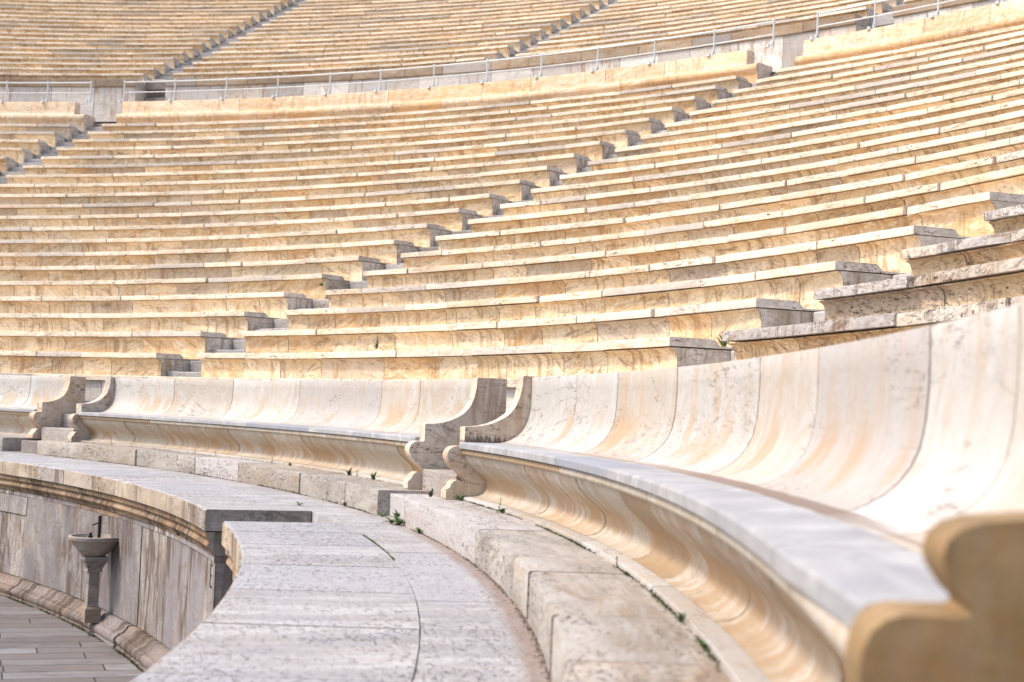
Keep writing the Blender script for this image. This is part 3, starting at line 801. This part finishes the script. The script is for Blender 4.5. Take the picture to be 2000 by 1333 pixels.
# ------------------------------------------------------------------ top row with high back (parapet) and railing
R21 = R1+20*DR; Z21 = Z1+20*DZ
ROW = [(R21+0.082, Z21-0.44), (R21+0.082, Z21-0.20), (R21+0.066, Z21-0.122), (R21+0.018, Z21-0.085), (R21+0.004, Z21-0.06), (R21, Z21-0.02), (R21+0.008, Z21+0.02),
       (R21+0.03, Z21+0.055), (R21+0.07, Z21+0.08), (R21+0.14, Z21+0.095), (R21+0.70, Z21+0.105), (R21+0.70, Z21-0.44)]
PWALL = [(R21+0.25, Z21+0.108), (R21+0.29, Z21+0.13), (R21+0.315, Z21+0.17), (R21+0.33, Z21+0.24), (R21+0.335, Z21+0.49), (R21+0.35, Z21+0.52), (R21+0.64, Z21+0.52), (R21+0.65, Z21+0.50), (R21+0.65, Z21+0.108)]
PAR = [(0.545, 0.992), (1.027, 1.508), (1.5515, 2.0)]
PAR = [(STAIR[0]+0.02, STAIR[1]), (STAIR[1], STAIR[2]), (STAIR[2], STAIR[3]), (STAIR[3], 2.03)]
plab = ['orange-stained parapet seat at the top right above the right seating wedge', 'long pale parapet seat along the top of the central seating wedge',
        'short parapet seat at the left edge']
POSTS = [1.6044, 1.5716, 1.5369, 1.51, 1.469, 1.4271, 1.3856, 1.3435, 1.3031, 1.261, 1.2195, 1.178, 1.136, 1.0945, 1.0525, 1.0119, 0.9829, 0.9463, 0.9076, 0.8695]
RP = R21+0.47; ZP = Z21+0.52
def top_z(): return ZP
for (s0, s1, lb, rl) in ((STAIR[0]+0.3, STAIR[2], plab[0], 'white metal railing at the top right, right of the gap above the long stairway'),
                         (STAIR[2], STAIR[3], plab[1], 'long white metal railing along the central parapet between two stair gaps'),
                         (STAIR[3], 2.03, plab[2], 'white metal railing on the parapet at the left edge')):
    o21 = asin(SW/R21)
    a = s0+o21 if s0 > 0.6 else s0
    b = s1-o21
    pe = empty('parapet_seat', pol(R21, (a+b)/2, Z21), lb, 'parapet seat', 'high-backed stone seats along the top of the lower stand')
    mb = MB()
    ring(mb, a, b, ROW, 1.5, 3.0, nseg=4, jr=0.004, jz=0.003)
    mb.build('seat', M['parapet'], pe, 50)
    mb = MB()
    ring(mb, a+0.012, b, PWALL, 1.5, 3.0, nseg=4, jr=0.004, jz=0.004)
    mb.build('backrest', M['parapet'], pe, 50)
    # railing
    e = empty('railing', pol(RP, (a+b)/2, ZP), rl, 'railing', 'white railings along the terrace')
    posts = sorted([t for t in POSTS[17:]+[POSTS[16]]] if s1 == STAIR[2] else \
            (POSTS[3:16] if s0 == STAIR[2] else
             POSTS[2::-1]+[1.645, 1.68, 1.715]))
    for t in posts:
        mb = MB()
        x, y, _ = pol(RP, t)
        mb.tube([(x, y, ZP-0.01), (x, y, ZP+0.60), (x, y, ZP+0.63), (x, y, ZP+0.66)], [0.024, 0.024, 0.036, 0.024], 10)
        mb.tube([pol(RP-0.09, t, ZP+0.02), pol(RP-0.02, t, ZP+0.13)], 0.016, 8)
        mb.tube([pol(RP-0.13, t+0.0015, ZP-0.02), pol(RP-0.13, t+0.0015, ZP+0.045)], [0.05, 0.035], 10)
        mb.build('post', M['rail'], e)
    for z, rr_, nm in ((0.61, 0.021, 'top_rail'), (0.30, 0.016, 'lower_rail')):
        mb = MB()
        n = max(8, int((posts[-1]-posts[0])/0.012))
        mb.tube([pol(RP, posts[0]+(posts[-1]-posts[0])*k/n, ZP+z) for k in range(n+1)], rr_, 8)
        mb.build(nm, M['rail'], e)

# ------------------------------------------------------------------ terrace floor and terrace wall
ZT = Z21-0.02
mb = MB(); vs = []; fs = []; n = 60
for k in range(n+1):
    t = 0.3+1.75*k/n
    vs += [pol(R21+0.6, t, ZT-0.012), pol(45.6, t, ZT-0.012)]
for k in range(n): fs.append((2*k, 2*k+1, 2*k+3, 2*k+2))
mb.poly(vs, fs)
tag(mb.build('pavement', M['wall']), kind='structure')
wl = ['terrace wall behind the railing at the top right corner', 'pale terrace wall between the rightmost and middle upper stairways',
      'pale terrace wall between the middle and left upper stairways', 'stained terrace wall left of the left upper stairway']
RW = 44.05
for i in range(4):
    o = asin(SW/RW)
    a, b = US5[i]+(o if i in (1, 3, 2) else 0), US5[i+1]-(o if i in (0, 2, 1) else 0)
    if i == 1: b = US5[2]
    if i == 2: a = US5[2]
    e = empty('retaining_wall', pol(RW, (a+b)/2, ZT), wl[i], 'wall', 'terrace walls under the upper stand')
    mb = MB()
    ring(mb, a, b, [(RW, ZT-0.05), (RW, 10.80), (RW+1.2, 10.80), (RW+1.2, ZT-0.05)], 0.9, 1.6, nseg=2, jr=0.004, jz=0)
    mb.build('wall_panel', M['wall'], e)
    mb = MB()
    z = 11.06
    ring(mb, a, b, [(RW+0.03, 10.803), (RW-0.04, 10.815), (RW-0.05, 10.83), (RW-0.05, z-0.01), (RW-0.04, z), (RW+1.2, z), (RW+1.2, 10.803)], 1.2, 2.2, nseg=2, jr=0.006, jz=0.003)
    mb.build('wall_cap', M['band'], e)
# steps inside the two openings of the terrace wall
for i, lb in ((1, 'dim steps in the terrace wall opening at the top right'), (3, 'dim steps in the terrace wall opening at the top left')):
    e = empty('stairway', pol(RW, USTAIR[i], ZT), lb, 'stairs')
    for k in range(6):
        zt = ZT+0.30*(k+1); a = RW-0.35+0.24*k
        o1 = asin((SW-0.004)/a)
        mb = MB()
        mb.block(USTAIR[i]-o1, USTAIR[i]+o1, [(a, ZT-0.01), (a, zt-0.01), (a+0.01, zt), (a+0.238, zt), (a+0.238, ZT-0.01)], 2, jit=0.006)
        mb.build('step', M['step'], e)

# ------------------------------------------------------------------ plants
def leaf(mb, base, az, ln, w, lift, curl, blk=None, n=4):
    vs = []; fs = []
    x, y, z = base
    dx, dy = cos(az), sin(az); px_, py_ = -dy, dx
    a = lift; cx = 0; cz = 0
    for i in range(n+1):
        ww = w*math.sin(pi*min(0.97, (i+0.35)/(n+0.6)))**0.8*0.5
        if i == n: ww = w*0.04
        c = (x+dx*cx, y+dy*cx, z+cz)
        vs += [(c[0]+px_*ww, c[1]+py_*ww, c[2]+ww*0.3), c, (c[0]-px_*ww, c[1]-py_*ww, c[2]+ww*0.3)]
        cx += ln/n*cos(a); cz += ln/n*sin(a); a -= curl/n
    for i in range(n):
        for k in (0, 1):
            fs.append((3*i+k, 3*i+k+1, 3*i+k+4, 3*i+k+3))
    mb.poly(vs, fs, blk, smooth=True)
def weed(r, t, z, size, style, label, seed):
    rr = random.Random(seed)
    size *= 0.8
    loc = pol(r, t, z)
    o = empty('weed', loc, label, 'weed', 'weeds growing in the joints')
    mb = MB()
    if style == 'rosette':
        for k in range(12):
            leaf(mb, loc, rr.uniform(0, 6.28), size*rr.uniform(0.6, 1.1), size*0.28, rr.uniform(0.3, 1.2), rr.uniform(0.5, 1.3))
        mb.build('leaves', M['leaf'], o)
    elif style == 'tuft':
        for k in range(18):
            leaf(mb, (loc[0]+rr.uniform(-.15, .15)*size, loc[1]+rr.uniform(-.15, .15)*size, loc[2]), rr.uniform(0, 6.28), size*rr.uniform(0.6, 1.1), size*0.13, rr.uniform(0.7, 1.5), rr.uniform(0.2, 0.9))
        mb.build('leaves', M['leaf'] if rr.random() < .6 else M['leaf_dark'], o)
    elif style == 'bush':
        for k in range(9):
            az = rr.uniform(0, 6.28); h = size*rr.uniform(0.6, 1.0); sp = size*rr.uniform(0.05, 0.45)
            tip = (loc[0]+cos(az)*sp, loc[1]+sin(az)*sp, loc[2]+h)
            for q in range(9):
                f = 0.2+0.8*q/8
                p = tuple(loc[i]+(tip[i]-loc[i])*f for i in range(3))
                leaf(mb, p, rr.uniform(0, 6.28), size*0.20, size*0.08, rr.uniform(0.2, 1.2), 0.4, n=2)
        mb.build('leaves', M['leaf_olive'], o)
    elif style == 'stem':
        ms = MB()
        top = (loc[0]+rr.uniform(-.2, .2)*size, loc[1]+rr.uniform(-.2, .2)*size, loc[2]+size)
        mid = tuple((loc[i]+top[i])/2+rr.uniform(-.05, .05)*size for i in range(3))
        ms.tube([loc, mid, top], [0.003, 0.002, 0.001], 5)
        ms.build('stem', M['dry'], o)
        for q in range(10):
            f = rr.uniform(0.1, 1); p = tuple(loc[i]+(mid[i]-loc[i])*min(1, 2*f)+(top[i]-mid[i])*max(0, 2*f-1) for i in range(3))
            leaf(mb, p, rr.uniform(0, 6.28), size*0.28, size*0.09, rr.uniform(0.1, 1.2), 0.5, n=3)
        mb.build('leaves', M['leaf'] if rr.random() < .5 else M['leaf_dark'], o)
B_ = 0.188
weeds = [
 (22.480, .9111, B_, .11, 'stem', 'tall dry weed at the foot of the middle bench, near its left end'),
 (22.478, .806, B_, .07, 'stem', 'thin weed at the foot of the middle bench, left of its centre'),
 (22.478, .7794, B_, .08, 'stem', 'dry weed stalk at the foot of the middle bench, at its centre'),
 (22.478, .708, B_, .08, 'stem', 'spindly weed against the plinth right of the middle bench centre'),
 (22.478, .6845, B_, .06, 'tuft', 'small dark tuft against the plinth right of the middle bench centre'),
 (22.478, .6085, B_, .09, 'tuft', 'bushy dark tuft at the plinth near the right part of the middle bench'),
 (22.478, .5981, B_, .08, 'stem', 'thin bent weed just right of the bushy tuft under the middle bench'),
 (22.478, .5769, B_, .10, 'tuft', 'upright weed at the plinth just left of the scroll end of the middle bench'),
 (22.40, .4720, B_, .06, 'tuft', 'low dark weed under the scroll foot of the nearest bench'),
 (22.47, .4640, B_, .08, 'rosette', 'leafy weed beside the scroll foot of the nearest bench'),
 (22.478, .4170, B_, .10, 'stem', 'tall thin stalk rising before the apron at the far end of the nearest bench'),
 (22.478, .4130, B_, .07, 'rosette', 'yellow-green rosette at the base of the tall thin stalk'),
 (22.478, .2742, B_, .06, 'stem', 'small upright sprig on the step where the apron curves deepest'),
 (22.478, .2046, B_, .05, 'tuft', 'short tuft in the step joint near the bottom of the photo'),
 (22.478, .1830, B_, .05, 'rosette', 'lowest green weed in the step joint at the bottom of the photo'),
 (22.08, .5782, 0, .09, 'stem', 'bright weed with a flower stalk at the foot of the middle step'),
 (22.08, .5512, 0, .07, 'rosette', 'bright leafy rosette at the foot of the middle step near its right corner'),
 (22.12, .5030, 0, .07, 'rosette', 'dark leafy weed against the end face of the middle step'),
 (22.20, .4960, 0, .11, 'tuft', 'tall dark-leaved weed in the gap between the two low steps'),
 (22.06, .4673, 0, .13, 'rosette', 'largest leafy weed, at the corner of the nearest low step'),
 (22.04, .4740, 0, .11, 'rosette', 'spreading weed left of the largest leafy weed'),
 (22.07, .4385, 0, .07, 'rosette', 'green rosette at the foot of the nearest step, right of the largest weed'),
 (21.70, .5500, 0, .06, 'rosette', 'flat green weed at the walkway joint above the sunken stair'),
 (22.33, .4770, B_, .09, 'tuft', 'narrow upright leaf clump in the gap behind the nearest step'),
 (24.72, .7977, Z1, .22, 'bush', 'olive succulent bush on the lowest seat row left of centre'),
 (25.28, .5350, Z1-.05, .17, 'tuft', 'spiky green tuft on the end of the lowest row by the right stairway'),
 (23.95, .5180, Z1-DZ, .11, 'stem', 'dark weed on the low tier below the right stairway'),
 (24.95, .9850, Z1-.25, .10, 'rosette', 'dark green weed on the first steps of the long stairway'),
 (28.2, .9880, 3.2-.10, .12, 'stem', 'weed on the steps of the long stairway, sixth row up'),
 (27.3, .9980, 2.86-.12, .10, 'rosette', 'weed on the steps of the long stairway, fifth row up'),
 (24.60, 1.0330, Z1-DZ, .06, 'rosette', 'tiny weed left of the foot of the long stairway'),
]
for i, w in enumerate(weeds): weed(*w, seed=100+i)

def crumbs(name, mat, pts, lo, hi, seed, leafy=False, label=None, cat='moss'):
    rr = random.Random(seed); mb = MB()
    for (x, y, z) in pts:
        s = rr.uniform(lo, hi)
        if leafy and rr.random() < 0.6:
            for q in range(3): leaf(mb, (x, y, z), rr.uniform(0, 6.28), s*2.5, s*0.9, rr.uniform(0.2, 1.3), 0.7, n=2)
            continue
        a = rr.uniform(0, 6.28)
        vs = [(x+cos(a+k*2.09)*s*rr.uniform(.6, 1.2), y+sin(a+k*2.09)*s*rr.uniform(.6, 1.2), z) for k in range(3)]
        vs += [(x+rr.uniform(-.3, .3)*s, y+rr.uniform(-.3, .3)*s, z+s*rr.uniform(.5, 1.1))]
        mb.poly(vs, [(0, 1, 3), (1, 2, 3), (2, 0, 3), (0, 2, 1)])
    tag(mb.build(name, mat), label, cat, kind='stuff')
rr = random.Random(5)
def line(n, r, t0, t1, z, w, p=1.0, side=-1):
    out = []
    for k in range(n):
        t = rr.uniform(t0, t1)
        if math.sin(t*61)+math.sin(t*143+1)+rr.uniform(-1, 1) < -p: continue
        out.append(pol(r+side*abs(rr.gauss(0, w)), t, z))
    return out
crumbs('moss', M['mosslow'], line(1900, 22.487, 0.08, 0.47, B_, 0.008, 0.3), 0.002, 0.006, 1, True, 'thin line of moss where the nearest bench meets its step')
crumbs('moss', M['mosslow'], line(900, 22.487, 0.52, 0.95, B_, 0.006, 0.1), 0.002, 0.006, 2, True, 'thin line of moss where the middle bench meets its step')
crumbs('moss', M['mosslow'], line(1100, 22.088, 0.51, 0.96, 0, 0.008, 0.2), 0.003, 0.008, 3, True, 'mossy joint at the foot of the middle step')
crumbs('soil', M['soil'], line(1800, 22.088, 0.05, 0.455, 0, 0.011, 1.5), 0.002, 0.0055, 4, False, 'brown soil and litter along the foot of the nearest step', 'soil')
crumbs('moss', M['leaf'], line(500, 21.676, 0.36, 0.43, 0.0, 0.003, 1.6), 0.002, 0.005, 5, True, 'bright green moss filling the curved walkway joint')
crumbs('moss', M['mosslow'], line(1400, 20.775, 0.53, 0.95, -1.54, 0.008, 0.5), 0.004, 0.012, 6, True, 'dark moss at the foot of the podium wall')
